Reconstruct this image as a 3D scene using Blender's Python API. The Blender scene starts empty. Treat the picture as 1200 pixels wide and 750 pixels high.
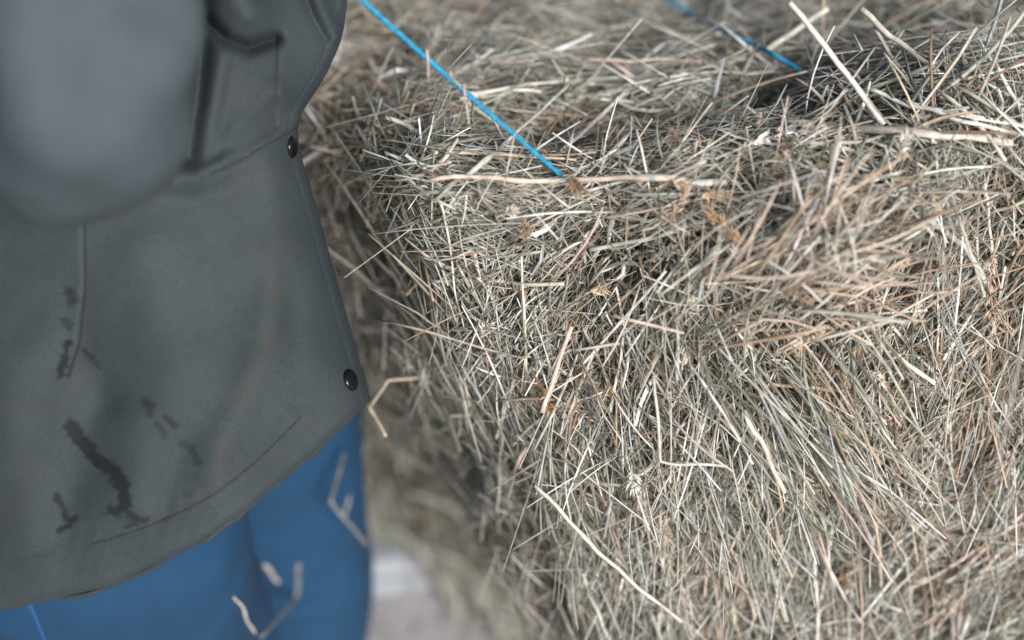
import bpy, bmesh, math, random
import numpy as np
from mathutils import Vector, Matrix
from mathutils.bvhtree import BVHTree

S = bpy.context.scene
C = S.collection
rng = np.random.default_rng(7)
random.seed(7)
R = math.radians

# ------------------------------------------------------------------ camera
H = 1.5
PITCH = R(36)
CP, SP = math.cos(PITCH), math.sin(PITCH)
cam_d = bpy.data.cameras.new('camera')
cam = bpy.data.objects.new('camera', cam_d)
C.objects.link(cam)
S.camera = cam
cam.location = (0, 0, H)
cam.rotation_euler = (math.pi / 2 - PITCH, 0, 0)
cam_d.lens = 50
cam_d.sensor_width = 36
cam_d.clip_start = 0.02
cam_d.clip_end = 200
cam_d.dof.use_dof = True
cam_d.dof.focus_distance = 1.07
cam_d.dof.aperture_fstop = 1.7

# ------------------------------------------------------------------ world, sun, exposure
SUN_EL, SUN_AZ = R(25), R(24)           # low, from behind the camera on the right
w = bpy.data.worlds.new('World')
S.world = w
w.use_nodes = True
nt = w.node_tree
bg = nt.nodes['Background']
sky = nt.nodes.new('ShaderNodeTexSky')
sky.sky_type = 'NISHITA'
sky.sun_disc = False
sky.sun_elevation = SUN_EL
sky.sun_rotation = R(180) - SUN_AZ
sky.dust_density = 3.0
sky.air_density = 1.0
nt.links.new(sky.outputs[0], bg.inputs[0])
bg.inputs[1].default_value = 0.068
sd = bpy.data.lights.new('sun', 'SUN')
sun = bpy.data.objects.new('sun', sd)
C.objects.link(sun)
sd.energy = 3.4
sd.angle = R(20)
sd.color = (1.0, 0.985, 0.985)
# light travels away from the sun's place (left of and behind the camera)
sdir = Vector((math.cos(SUN_EL) * math.sin(SUN_AZ), -math.cos(SUN_EL) * math.cos(SUN_AZ), math.sin(SUN_EL)))
sun.rotation_euler = (-sdir).to_track_quat('-Z', 'Y').to_euler()
sun.location = (-1, -2, 4)
S.view_settings.view_transform = 'Standard'
S.view_settings.look = 'None'
S.view_settings.gamma = 1
S.view_settings.exposure = 0.48
S.render.engine = 'CYCLES'
S.cycles.max_bounces = 6
S.cycles.diffuse_bounces = 4
S.cycles.use_denoising = True

# ------------------------------------------------------------------ helpers
FPX = 50 / 36 * 1200
AX_R = np.array([1.0, 0, 0])
AX_U = np.array([0, SP, CP])
AX_F = np.array([0, CP, -SP])
EYE = np.array([0, 0, H])


def at(px, py, D):
    """world point seen at photo pixel (px, py), D metres along the view axis (arrays allowed)"""
    px = np.asarray(px, float); py = np.asarray(py, float); D = np.asarray(D, float)
    return (EYE + D[..., None] * (AX_F + ((px - 600) / FPX)[..., None] * AX_R
                                  + ((375 - py) / FPX)[..., None] * AX_U))


def proj(P):
    d = P - EYE
    D = d @ AX_F
    return 600 + FPX * (d @ AX_R) / D, 375 - FPX * (d @ AX_U) / D, D


def smooth(x, a, b):
    t = np.clip((x - a) / (b - a), 0, 1)
    return t * t * (3 - 2 * t)


def norm(v):
    return v / np.maximum(np.linalg.norm(v, axis=-1, keepdims=True), 1e-9)


class Noise:
    """cheap smooth noise: sum of random plane waves"""
    def __init__(self, seed, scale, n=14, dim=3):
        r = np.random.default_rng(seed)
        self.k = norm(r.normal(size=(n, dim))) * (r.uniform(0.5, 1.8, (n, 1)) * 2 * math.pi / scale)
        self.p = r.uniform(0, 6.28, n)

    def __call__(self, P):
        out = 0
        for k, p in zip(self.k, self.p):
            out = out + np.sin(P @ k + p)
        return out / math.sqrt(len(self.p) / 2) * 0.7


def mesh_np(name, V, Q, mat, cols=None, attrs=None, smooth_sh=True, parent=None):
    """V (n,3), Q (m,4) or (m,3)"""
    me = bpy.data.meshes.new(name)
    V = np.ascontiguousarray(V, dtype=np.float32); Q = np.ascontiguousarray(Q, dtype=np.int32)
    k = Q.shape[1]
    me.vertices.add(len(V)); me.vertices.foreach_set('co', V.ravel())
    me.loops.add(Q.size); me.loops.foreach_set('vertex_index', Q.ravel())
    me.polygons.add(len(Q))
    me.polygons.foreach_set('loop_start', np.arange(0, Q.size, k, dtype=np.int32))
    me.polygons.foreach_set('use_smooth', np.full(len(Q), smooth_sh))
    me.update(calc_edges=True)
    if cols is not None:
        a = me.color_attributes.new('tone', 'FLOAT_COLOR', 'POINT')
        c4 = np.ones((len(V), 4), dtype=np.float32); c4[:, :3] = cols
        a.data.foreach_set('color', c4.ravel())
    for kx, val in (attrs or {}).items():
        a = me.attributes.new(kx, 'FLOAT', 'POINT')
        a.data.foreach_set('value', np.ascontiguousarray(val, dtype=np.float32))
    me.materials.append(mat)
    o = bpy.data.objects.new(name, me)
    C.objects.link(o)
    if parent:
        o.parent = parent
    return o


def tag(o, label=None, cat=None, group=None, kind=None):
    if label: o['label'] = label
    if cat: o['category'] = cat
    if group: o['group'] = group
    if kind: o['kind'] = kind
    return o


def grid_quads(nr, nc, wrap=False):
    r = np.arange(nr - 1)[:, None]
    c = np.arange(nc if wrap else nc - 1)[None, :]
    c2 = (c + 1) % nc
    return np.stack([r * nc + c, r * nc + c2, (r + 1) * nc + c2, (r + 1) * nc + c], -1).reshape(-1, 4)


def catmull(P, n):
    P = np.asarray(P, float)
    if len(P) == 2:
        t = np.linspace(0, 1, n)[:, None]
        return P[0] * (1 - t) + P[1] * t
    Q = np.vstack([2 * P[0] - P[1], P, 2 * P[-1] - P[-2]])
    out = []
    for s in np.linspace(0, len(P) - 1 - 1e-6, n):
        i = int(s); t = s - i
        a, b, c, d = Q[i:i + 4]
        out.append(0.5 * ((2 * b) + (-a + c) * t + (2 * a - 5 * b + 4 * c - d) * t * t + (-a + 3 * b - 3 * c + d) * t ** 3))
    return np.array(out)


def tube_mesh(path, rad, nseg=10, flat=1.0, hint=None, caps=True, twist=0.0):
    """returns V, Q for a tube along path (n,3), radius scalar or (n,)"""
    path = np.asarray(path, float); n = len(path)
    rad = np.broadcast_to(np.asarray(rad, float), (n,))
    T = norm(np.gradient(path, axis=0))
    h = np.array(hint if hint is not None else AX_F, float)
    B = norm(np.cross(T, h)); N = norm(np.cross(B, T))
    V = []
    for i in range(n):
        a = np.linspace(0, 2 * math.pi, nseg, endpoint=False) + twist * i
        V.append(path[i] + rad[i] * (np.cos(a)[:, None] * B[i] + flat * np.sin(a)[:, None] * N[i]))
    V = np.vstack(V)
    Q = grid_quads(n, nseg, True)
    if caps:
        V = np.vstack([V, path[0], path[-1]])
        c0, c1 = len(V) - 2, len(V) - 1
        e = []
        for j in range(nseg):
            k = (j + 1) % nseg
            e.append([c0, k, j, j]); e.append([c1, (n - 1) * nseg + j, (n - 1) * nseg + k, (n - 1) * nseg + k])
        return V, Q, np.array(e)[:, :3]
    return V, Q, np.zeros((0, 3), int)


class Soup:
    """collects tubes / patches and links them as ONE mesh"""
    def __init__(s): s.V = []; s.F = []; s.C = []; s.n = 0
    def add(s, V, F, col=(1, 1, 1)):
        s.V.append(np.asarray(V, float)); s.F += [[int(i) + s.n for i in f] for f in F]
        s.C.append(np.broadcast_to(np.array(col, float), (len(V), 3))); s.n += len(V)
    def tube(s, path, rad, nseg=8, col=(1, 1, 1), **k):
        V, Q, T3 = tube_mesh(path, rad, nseg, **k)
        s.add(V, list(Q) + list(T3), col)
    def build(s, name, mat, parent=None, smooth_sh=True):
        me = bpy.data.meshes.new(name)
        V = np.vstack(s.V)
        me.from_pydata(V.tolist(), [], s.F)
        me.polygons.foreach_set('use_smooth', [smooth_sh] * len(me.polygons))
        a = me.color_attributes.new('tone', 'FLOAT_COLOR', 'POINT')
        c4 = np.ones((len(V), 4), dtype=np.float32); c4[:, :3] = np.vstack(s.C)
        a.data.foreach_set('color', c4.ravel())
        me.materials.append(mat)
        o = bpy.data.objects.new(name, me); C.objects.link(o)
        if parent: o.parent = parent
        return o


# ------------------------------------------------------------------ materials
def new_mat(name):
    m = bpy.data.materials.new(name); m.use_nodes = True
    return m, m.node_tree, m.node_tree.nodes['Principled BSDF']


def N_(t, kind, **kw):
    n = t.nodes.new('ShaderNode' + kind)
    for k, v in kw.items(): setattr(n, k, v)
    return n


def straw_material():
    m, t, b = new_mat('straw')
    a = N_(t, 'Attribute', attribute_name='tone')
    tc = N_(t, 'TexCoord')
    no = N_(t, 'TexNoise'); no.inputs['Scale'].default_value = 140; no.inputs['Detail'].default_value = 3
    t.links.new(tc.outputs['Object'], no.inputs['Vector'])
    r = N_(t, 'MapRange'); r.inputs['From Min'].default_value = .3; r.inputs['From Max'].default_value = .7
    r.inputs['To Min'].default_value = .72; r.inputs['To Max'].default_value = 1.15
    t.links.new(no.outputs['Fac'], r.inputs['Value'])
    mx = N_(t, 'MixRGB', blend_type='MULTIPLY'); mx.inputs[0].default_value = 1
    t.links.new(a.outputs['Color'], mx.inputs[1]); t.links.new(r.outputs[0], mx.inputs[2])
    t.links.new(mx.outputs[0], b.inputs['Base Color'])
    b.inputs['Roughness'].default_value = .5
    b.inputs['Specular IOR Level'].default_value = .45
    return m


def noise_mat(name, c1, c2, scale, rough=.8, detail=4, bump=0, bscale=200, c3=None):
    m, t, b = new_mat(name)
    tc = N_(t, 'TexCoord')
    no = N_(t, 'TexNoise'); no.inputs['Scale'].default_value = scale; no.inputs['Detail'].default_value = detail
    t.links.new(tc.outputs['Object'], no.inputs['Vector'])
    cr = N_(t, 'ValToRGB')
    cr.color_ramp.elements[0].position = .33; cr.color_ramp.elements[1].position = .67
    cr.color_ramp.elements[0].color = (*c1, 1); cr.color_ramp.elements[1].color = (*c2, 1)
    if c3:
        e = cr.color_ramp.elements.new(.5); e.color = (*c3, 1)
    t.links.new(no.outputs['Fac'], cr.inputs[0]); t.links.new(cr.outputs[0], b.inputs['Base Color'])
    b.inputs['Roughness'].default_value = rough
    if bump:
        n2 = N_(t, 'TexNoise'); n2.inputs['Scale'].default_value = bscale; n2.inputs['Detail'].default_value = 3
        t.links.new(tc.outputs['Object'], n2.inputs['Vector'])
        bp = N_(t, 'Bump'); bp.inputs['Strength'].default_value = bump; bp.inputs['Distance'].default_value = .002
        t.links.new(n2.outputs['Fac'], bp.inputs['Height']); t.links.new(bp.outputs[0], b.inputs['Normal'])
    return m


M_STRAW = straw_material()
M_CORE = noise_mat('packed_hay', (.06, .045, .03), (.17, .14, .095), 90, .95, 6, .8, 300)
M_TWINE = noise_mat('blue_twine', (.001, .16, .32), (.006, .31, .50), 300, .4, 2, .3, 900)
M_SKIN = noise_mat('skin', (.50, .30, .22), (.58, .37, .28), 30, .5)
M_HAIR = noise_mat('hair', (.05, .03, .02), (.12, .07, .04), 150, .5)
M_BOOT = noise_mat('boot_rubber', (.02, .025, .02), (.035, .04, .03), 20, .45)
M_JEANS = noise_mat('blue_denim', (.0013, .033, .085), (.0030, .052, .130), 9, .85, 8, .5, 900)
M_SEAM = noise_mat('seam_thread', (.010, .08, .22), (.015, .10, .27), 300, .7)
M_THREAD = noise_mat('dark_thread', (.012, .012, .012), (.02, .02, .02), 300, .8)
M_GROUND = None

# waxed cotton
def jacket_material(name, attrs=True, lit_or_falloff=1.0):
    m, t, b = new_mat(name)
    tc = N_(t, 'TexCoord')
    big = N_(t, 'TexNoise'); big.inputs['Scale'].default_value = 11; big.inputs['Detail'].default_value = 5
    big.inputs['Roughness'].default_value = .6
    t.links.new(tc.outputs['Object'], big.inputs['Vector'])
    cr = N_(t, 'ValToRGB')
    cr.color_ramp.elements[0].position = .35; cr.color_ramp.elements[1].position = .66
    cr.color_ramp.elements[0].color = (.030, .040, .046, 1); cr.color_ramp.elements[1].color = (.042, .054, .061, 1)
    t.links.new(big.outputs['Fac'], cr.inputs[0])
    fine = N_(t, 'TexNoise'); fine.inputs['Scale'].default_value = 700; fine.inputs['Detail'].default_value = 2
    t.links.new(tc.outputs['Object'], fine.inputs['Vector'])
    mr = N_(t, 'MapRange'); mr.inputs['From Min'].default_value = .3; mr.inputs['From Max'].default_value = .7
    mr.inputs['To Min'].default_value = .84 * lit_or_falloff; mr.inputs['To Max'].default_value = 1.16 * lit_or_falloff
    t.links.new(fine.outputs['Fac'], mr.inputs['Value'])
    mx = N_(t, 'MixRGB', blend_type='MULTIPLY'); mx.inputs[0].default_value = 1
    t.links.new(cr.outputs[0], mx.inputs[1]); t.links.new(mr.outputs[0], mx.inputs[2])
    last = mx.outputs[0]
    b.inputs['Roughness'].default_value = .8
    b.inputs['Specular IOR Level'].default_value = .22
    if attrs:
        aw = N_(t, 'Attribute', attribute_name='wear'); m2 = N_(t, 'MixRGB')
        t.links.new(aw.outputs['Fac'], m2.inputs[0]); t.links.new(last, m2.inputs[1])
        m2.inputs[2].default_value = (.052, .043, .037, 1); last = m2.outputs[0]
        ast = N_(t, 'Attribute', attribute_name='stain'); m3 = N_(t, 'MixRGB')
        t.links.new(ast.outputs['Fac'], m3.inputs[0]); t.links.new(last, m3.inputs[1])
        m3.inputs[2].default_value = (.010, .014, .017, 1); last = m3.outputs[0]
    t.links.new(last, b.inputs['Base Color'])
    bp = N_(t, 'Bump'); bp.inputs['Strength'].default_value = .25; bp.inputs['Distance'].default_value = .001
    t.links.new(fine.outputs['Fac'], bp.inputs['Height']); t.links.new(bp.outputs[0], b.inputs['Normal'])
    return m


M_JACKET = jacket_material('waxed_cotton')
M_SLEEVE_LIT = jacket_material('waxed_cotton_sleeve_lit', False, 1.65)  # same cloth; light on the sleeves is painted in as paler colour
m, t, b = new_mat('snap_metal')
b.inputs['Base Color'].default_value = (.015, .017, .02, 1); b.inputs['Metallic'].default_value = .6
b.inputs['Roughness'].default_value = .22
M_SNAP = m

# ------------------------------------------------------------------ hay bale surface
class Bale:
    def __init__(s, bottom, top, z0, z1, rnd=.16, bumps=(), seed=1, amp=.010):
        s.c = np.zeros((2, 2, 2, 3))                     # [x][y][z]
        for (ix, iy), k in (((0, 0), 0), ((1, 0), 1), ((1, 1), 2), ((0, 1), 3)):
            s.c[ix, iy, 0] = (*bottom[k], z0[k]); s.c[ix, iy, 1] = (*top[k], z1[k])
        s.rnd = rnd; s.bumps = bumps
        s.n1 = Noise(seed, .16); s.n2 = Noise(seed + 1, .06); s.amp = amp

    def pos(s, q, off=0.0):
        """q on the cube surface [-1,1]^3"""
        r = s.rnd
        inner = np.clip(q, -1 + r, 1 - r)
        d = q - inner
        p = inner + norm(d) * r
        t = (p + 1) / 2
        x, y, z = t[:, 0:1], t[:, 1:2], t[:, 2:3]
        c = s.c
        P = 0
        for i in (0, 1):
            for j in (0, 1):
                for k in (0, 1):
                    P = P + c[i, j, k] * (x if i else 1 - x) * (y if j else 1 - y) * (z if k else 1 - z)
        return P

    def full(s, q, off=0.0):
        e = 0.004
        # normals by finite differences on the cube surface tangents
        ax = np.argmax(np.abs(q), axis=1)
        sg = np.sign(q[np.arange(len(q)), ax])
        I = np.eye(3)
        t1 = I[(ax + 1) % 3]; t2 = I[(ax + 2) % 3]
        f = s._disp
        P = f(q)
        A = f(q + t1 * e) - f(q - t1 * e); B = f(q + t2 * e) - f(q - t2 * e)
        Nn = norm(np.cross(A, B) * sg[:, None])
        return P + Nn * (np.asarray(off).reshape(-1, 1) if np.ndim(off) else off), Nn

    def _disp(s, q):
        P = s.pos(q)
        ctr = s.c.mean((0, 1, 2))
        out = norm(P - ctr)
        a = s.n1(P) * s.amp + s.n2(P) * s.amp * .5
        for (c0, rad, am) in s.bumps:
            a = a + am * np.exp(-((P - c0) ** 2).sum(1) / rad ** 2)
        return P + out * a[:, None]

    def core(s, name, off, mat, parent, n=70, link=True):
        V = []; Q = []; k = 0
        g = np.linspace(-1, 1, n)
        a, b_ = np.meshgrid(g, g, indexing='ij')
        for ax in range(3):
            for sg in (-1, 1):
                q = np.zeros((n * n, 3)); q[:, ax] = sg
                q[:, (ax + 1) % 3] = a.ravel(); q[:, (ax + 2) % 3] = b_.ravel()
                P, _ = s.full(q, off)
                V.append(P); F = grid_quads(n, n) + k
                Q.append(F if sg < 0 else F[:, ::-1]); k += n * n
        V = np.vstack(V); Q = np.vstack(Q)
        if link:
            o = mesh_np(name, V, Q, mat, parent=parent)
            bm = bmesh.new(); bm.from_mesh(o.data)
            bmesh.ops.remove_doubles(bm, verts=bm.verts, dist=.0008)
            bmesh.ops.recalc_face_normals(bm, faces=bm.faces)
            bm.to_mesh(o.data); bm.free()
            return o
        return V, Q

    def sample(s, n, weights=(1, 1, 1, 1, 1, 1)):
        """random cube-surface points; faces -x +x -y +y -z +z"""
        f = rng.choice(6, n, p=np.array(weights) / sum(weights))
        q = rng.uniform(-1, 1, (n, 3))
        q[np.arange(n), f // 2] = np.where(f % 2, 1, -1)
        return q


# direction field of the hay: photo px, py, angle (0 = right, 90 = down), spread, tan share
FIELD = np.array([
    (400, 60, 8, 28), (550, 40, 0, 24), (700, 60, -5, 22), (830, 40, -8, 24), (650, 150, 0, 26), (560, 190, 0, 22),
    (450, 150, 20, 50), (750, 215, 0, 18), (620, 225, 0, 20), (880, 110, -5, 40), (1000, 60, 20, 50), (1150, 50, 35, 45),
    (1150, 160, 60, 50), (1000, 190, 0, 45), (880, 210, -15, 45), (450, 260, 30, 55), (430, 380, 60, 55), (480, 520, 70, 60), (560, 640, 65, 55),
    (540, 290, 20, 45), (560, 380, 95, 34), (600, 330, 105, 36), (660, 300, 125, 45), (640, 450, 80, 40), (680, 560, 75, 35),
    (650, 700, 75, 30), (730, 400, 105, 40), (800, 480, 92, 34), (790, 620, 88, 32), (740, 300, 130, 45),
    (860, 330, 100, 45), (900, 420, 65, 30), (950, 510, 60, 26), (980, 320, -35, 30), (1050, 330, 100, 60), (1060, 440, 55, 50),
    (1150, 300, 115, 30), (1180, 420, 108, 26), (1100, 540, 110, 34), (1020, 590, 95, 50), (900, 620, 80, 34), (880, 720, 85, 34),
    (1000, 680, 70, 45), (1130, 640, 165, 35), (1120, 710, 118, 30), (1190, 600, 100, 25)], float)


def field(px, py):
    d2 = (px[:, None] - FIELD[:, 0]) ** 2 + (py[:, None] - FIELD[:, 1]) ** 2 + 900
    W = 1 / d2 ** 1.6
    W /= W.sum(1, keepdims=True)
    a2 = np.radians(FIELD[:, 2]) * 2
    c = (W * np.cos(a2)).sum(1); s_ = (W * np.sin(a2)).sum(1)
    return np.arctan2(s_, c) / 2, np.radians((W * FIELD[:, 3]).sum(1))


PAL = np.array([
    (.56, .545, .48), (.37, .375, .315), (.23, .24, .19), (.32, .325, .275), (.68, .67, .62), (.84, .83, .80),
    (.38, .30, .23), (.25, .17, .11), (.18, .18, .145), (.12, .12, .09), (.52, .46, .42), (.38, .41, .42)])
PALW = np.array([.13, .16, .15, .13, .09, .045, .06, .045, .09, .07, .03, .05])
PALW = PALW / PALW.sum()


def straws(name, P, T, Nn, L, rad, flat, cols, curv, mat=M_STRAW, parent=None, rings=5, kink=None):
    """N straws as one mesh; P centre, T direction, Nn outward"""
    n = len(P)
    B = norm(np.cross(T, Nn)); Nn = norm(np.cross(B, T))
    s = np.linspace(-.5, .5, rings)
    ph = rng.uniform(0, 6.28, n)
    c1 = curv * np.cos(ph); c2 = curv * np.sin(ph)
    s3 = s ** 2 - .08
    kk = np.zeros(n) if kink is None else kink
    kp = rng.uniform(-.3, .3, n)
    ctr = (P[:, None] + T[:, None] * (L[:, None] * s)[..., None]
           + Nn[:, None] * (L[:, None] * c1[:, None] * s3)[..., None]
           + B[:, None] * (L[:, None] * c2[:, None] * s3)[..., None]
           + B[:, None] * (L[:, None] * kk[:, None] * np.maximum(s[None] - kp[:, None], 0))[..., None])
    rot = rng.uniform(-1.0, 1.0, n)
    tw = rng.normal(0, .35, n)
    taper = 1 - .35 * np.abs(s * 2) ** 2
    a = np.arange(4) * math.pi / 2 + math.pi / 4
    ang_off = rot[:, None] + tw[:, None] * s * 2          # n, rings
    cx = np.cos(ang_off)[..., None]; sx = np.sin(ang_off)[..., None]
    E1 = B[:, None] * cx + Nn[:, None] * sx
    E2 = -B[:, None] * sx + Nn[:, None] * cx
    V = (ctr[:, :, None]
         + E1[:, :, None] * (rad[:, None, None] * taper[None, :, None] * np.cos(a)[None, None])[..., None]
         + E2[:, :, None] * (rad[:, None, None] * flat[:, None, None] * taper[None, :, None] * np.sin(a)[None, None])[..., None])
    V = V.reshape(-1, 3)
    q = grid_quads(rings, 4, True)
    q = np.vstack([q, [[3, 2, 1, 0]], [[(rings - 1) * 4 + i for i in range(4)]]])
    Q = (q[None] + (np.arange(n) * rings * 4)[:, None, None]).reshape(-1, 4)
    # tint varies a little along each straw
    cc = np.repeat(cols[:, None], rings, 1) * (1 + rng.normal(0, .06, (n, rings, 1)))
    cc = np.repeat(cc, 4, 1).reshape(-1, 3)
    return mesh_np(name, V, Q, mat, cols=np.clip(cc, .02, .9), parent=parent, smooth_sh=True)


def pick_cols(n, tan=None):
    i = rng.choice(len(PAL), n, p=PALW)
    c = PAL[i] * rng.uniform(.75, 1.15, (n, 1))
    if tan is not None:
        k = rng.random(n) < tan
        t_ = np.array([(.50, .40, .30), (.36, .26, .18), (.54, .46, .38), (.46, .37, .31)])[rng.integers(0, 4, n)] * rng.uniform(.8, 1.15, (n, 1))
        c[k] = t_[k]
    return c


TAN = [(980, 320, 90, .75), (830, 260, 60, .55), (900, 260, 50, .6), (1085, 320, 50, .45), (1160, 350, 50, .4), (1120, 480, 70, .3),
       (1040, 590, 70, .4), (420, 90, 70, .45), (640, 140, 60, .35), (740, 420, 60, .2), (1150, 560, 90, .3), (370, 120, 40, .5)]
SHRT = 1.0


CL1 = Noise(91, .05); CL2 = Noise(92, .022)


def hay_cover(bale, n, name, parent, weights, lo=-.034, hi=.016, size=.94, wide=(-120, 1330, -120, 880), faraway=.12):
    q = bale.sample(n, weights)
    depth = rng.beta(1.6, 1.3, n)
    P, Nn = bale.full(q, lo + (hi - lo) * depth)
    px, py, D = proj(P)
    view = norm(EYE - P)
    facing = (Nn * view).sum(1)
    inside = (px > wide[0]) & (px < wide[1]) & (py > wide[2]) & (py < wide[3]) & (facing > -.35)
    keep = inside | (rng.random(n) < faraway)
    clump = CL1(P) * .6 + CL2(P) * .5
    keep &= ~((depth > .45) & (clump < (depth - .45) * 2.2 - .75 + rng.normal(0, .15, n)))
    P, Nn, px, py, inside, depth = P[keep], Nn[keep], px[keep], py[keep], inside[keep], depth[keep]
    n = len(P)
    ang, spr = field(px, py)
    ang = ang + rng.normal(0, .75, n) * spr + (rng.random(n) < .08) * rng.uniform(-1.4, 1.4, n)
    T = np.cos(ang)[:, None] * AX_R - np.sin(ang)[:, None] * AX_U
    T = T - (T * Nn).sum(1, keepdims=True) * Nn
    T = norm(T)
    tilt = rng.normal(0, .13, n)
    T = norm(T + Nn * tilt[:, None])
    L = np.exp(rng.normal(math.log(.058), .5, n)) * size
    L = np.clip(L, .014, .17)
    u = rng.random(n)
    rad = np.where(u < .50, rng.uniform(.0003, .00065, n), np.where(u < .88, rng.uniform(.00065, .0011, n), rng.uniform(.0011, .0022, n))) * size
    flat = np.where(u > .88, rng.uniform(.15, .5, n), rng.uniform(.4, 1, n))
    L = np.where(u > .93, L * .8, L)
    far = ~inside
    L[far] *= 1.8; rad[far] *= 2.2
    tan = np.zeros(n)
    for (x, y, r_, am) in TAN:
        tan = np.maximum(tan, am * np.exp(-((px - x) ** 2 + (py - y) ** 2) / r_ ** 2))
    cols = pick_cols(n, tan)
    curv = np.abs(rng.normal(0, .22, n)) + (rng.random(n) < .1) * rng.uniform(0, .8, n)
    kink = (rng.random(n) < .12) * rng.normal(0, .6, n)
    return straws(name, P, T, Nn, L, rad, flat, cols, curv, parent=parent, kink=kink)


# upper (near) bale --------------------------------------------------------
ZT = H - .525
bumps = [(at(905, 350, 1.02), .085, .070), (at(860, 540, 1.05), .11, .032), (at(1130, 60, 1.12), .09, .045),
         (at(700, 290, 1.06), .048, -.038), (at(860, 235, 1.06), .032, -.030), (at(1150, 250, 1.08), .045, -.032),
         (at(560, 250, 1.07), .05, .012), (at(1040, 255, 1.05), .03, .015), (at(620, 215, 1.05), .035, .018), (at(760, 205, 1.05), .04, .020), (at(900, 185, 1.06), .035, .018),
         (at(610, 160, 1.12), .05, -.045), (at(730, 162, 1.12), .055, -.055), (at(850, 140, 1.14), .05, -.042), (at(1010, 200, 1.08), .03, -.015), (at(390, 60, 1.22), .07, -.04),
         (at(940, 90, 1.18), .04, -.02), (at(1100, 560, 1.1), .06, -.015), (at(1010, 640, 1.12), .04, .015)]
upper = Bale(bottom=[(.105, .80), (.60, .84), (.62, 1.6), (-.29, 1.50)], top=[(-.055, .89), (.60, .92), (.62, 1.6), (-.39, 1.53)],
             z0=[.46] * 4, z1=[ZT, ZT + .03, ZT - .07, ZT - .10], rnd=.15, bumps=bumps, seed=3)
bale = bpy.data.objects.new('hay_bale', None); C.objects.link(bale)
tag(bale, 'upper bale of dry grey-green hay filling the right side in sharp focus', 'hay bale', 'stacked hay bales')
bale_c = np.array((.15, 1.2, .48))
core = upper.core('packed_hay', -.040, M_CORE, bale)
tag(core, 'packed darker hay in the heart of the bale')
# rough surface for placing single stalks
Vb, Qb = upper.core('x', .006, None, None, n=60, link=False)
BVH = BVHTree.FromPolygons([tuple(v) for v in Vb], [tuple(int(i) for i in f) for f in Qb])


def hit(px, py, default=1.2):
    d = at(px, py, 1.0) - EYE
    L = np.linalg.norm(d)
    loc, nn, i, dist = BVH.ray_cast(Vector(EYE), Vector(d / L))
    return dist / L if loc is not None else default


o = hay_cover(upper, 98000, 'loose_hay', bale, (1.0, .12, 2.1, .12, .15, 1.7))
tag(o, 'tangled mass of fine dry hay stems', kind='stuff')

# broken chaff flakes and withered leaf blades on both sides of the stems
def scatter(bale_, n, name, parent, weights, Lr, rr, fl, lo, hi, label, curv=.5, dark=1.0):
    q = bale_.sample(n, weights)
    P, Nn = bale_.full(q, rng.uniform(lo, hi, n))
    px, py, _ = proj(P)
    ok = (px > -50) & (px < 1250) & (py > -60) & (py < 820) & ((Nn * norm(EYE - P)).sum(1) > -.2)
    P, Nn, px, py = P[ok], Nn[ok], px[ok], py[ok]; n = len(P)
    ang, spr = field(px, py)
    ang = ang + rng.normal(0, 1.3, n) * spr
    T = norm(np.cos(ang)[:, None] * AX_R - np.sin(ang)[:, None] * AX_U + Nn * rng.normal(0, .35, (n, 1)))
    o = straws(name, P, T, Nn, rng.uniform(*Lr, n), rng.uniform(*rr, n), rng.uniform(*fl, n), pick_cols(n, np.full(n, .22)) * dark,
               np.abs(rng.normal(0, curv, n)), parent=parent, kink=(rng.random(n) < .3) * rng.normal(0, 1.2, n))
    tag(o, label, kind='stuff')


scatter(upper, 22000, 'chaff', bale, (1, .1, 2.1, .1, .1, 1.7), (.003, .011), (.0004, .0014), (.1, .5), -.016, .012, 'fine broken chaff caught between the stems', .6)
scatter(upper, 4200, 'leaf_blades', bale, (1, .1, 2.1, .1, .1, 1.7), (.02, .07), (.0013, .0026), (.06, .15), -.014, .014, 'flat withered grass leaves', .7)

# protruding tan tuft in front
def tuft(cx, cy, n, ang, spr, lmin, lmax, off, tanv, name, label, sx=40, sy=30, outw=.5, rmin=.0004, rmax=.001):
    px = rng.normal(cx, sx, n); py = rng.normal(cy, sy, n)
    ok = np.array([hit(a, b_ + 30, 9) < 5 for a, b_ in zip(px, py)]); px, py = px[ok], py[ok]; n = len(px)
    P = np.array([at(a, b_, hit(a, b_) - rng.uniform(0, off)) for a, b_ in zip(px, py)])
    an = np.radians(rng.normal(ang, spr, n))
    T = norm(np.cos(an)[:, None] * AX_R - np.sin(an)[:, None] * AX_U - AX_F * rng.uniform(0, outw, (n, 1)))
    L = rng.uniform(lmin, lmax, n)
    P = P + T * (L * .3)[:, None]
    o = straws(name, P, T, np.broadcast_to(-AX_F, P.shape), L, rng.uniform(rmin, rmax, n), rng.uniform(.3, 1, n),
               np.clip(pick_cols(n, np.full(n, tanv)) * 1.10, 0, .80), np.abs(rng.normal(0, .2, n)), parent=bale, kink=(rng.random(n) < .1) * rng.normal(0, .5, n))
    tag(o, label, kind='stuff')
    return o


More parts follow.
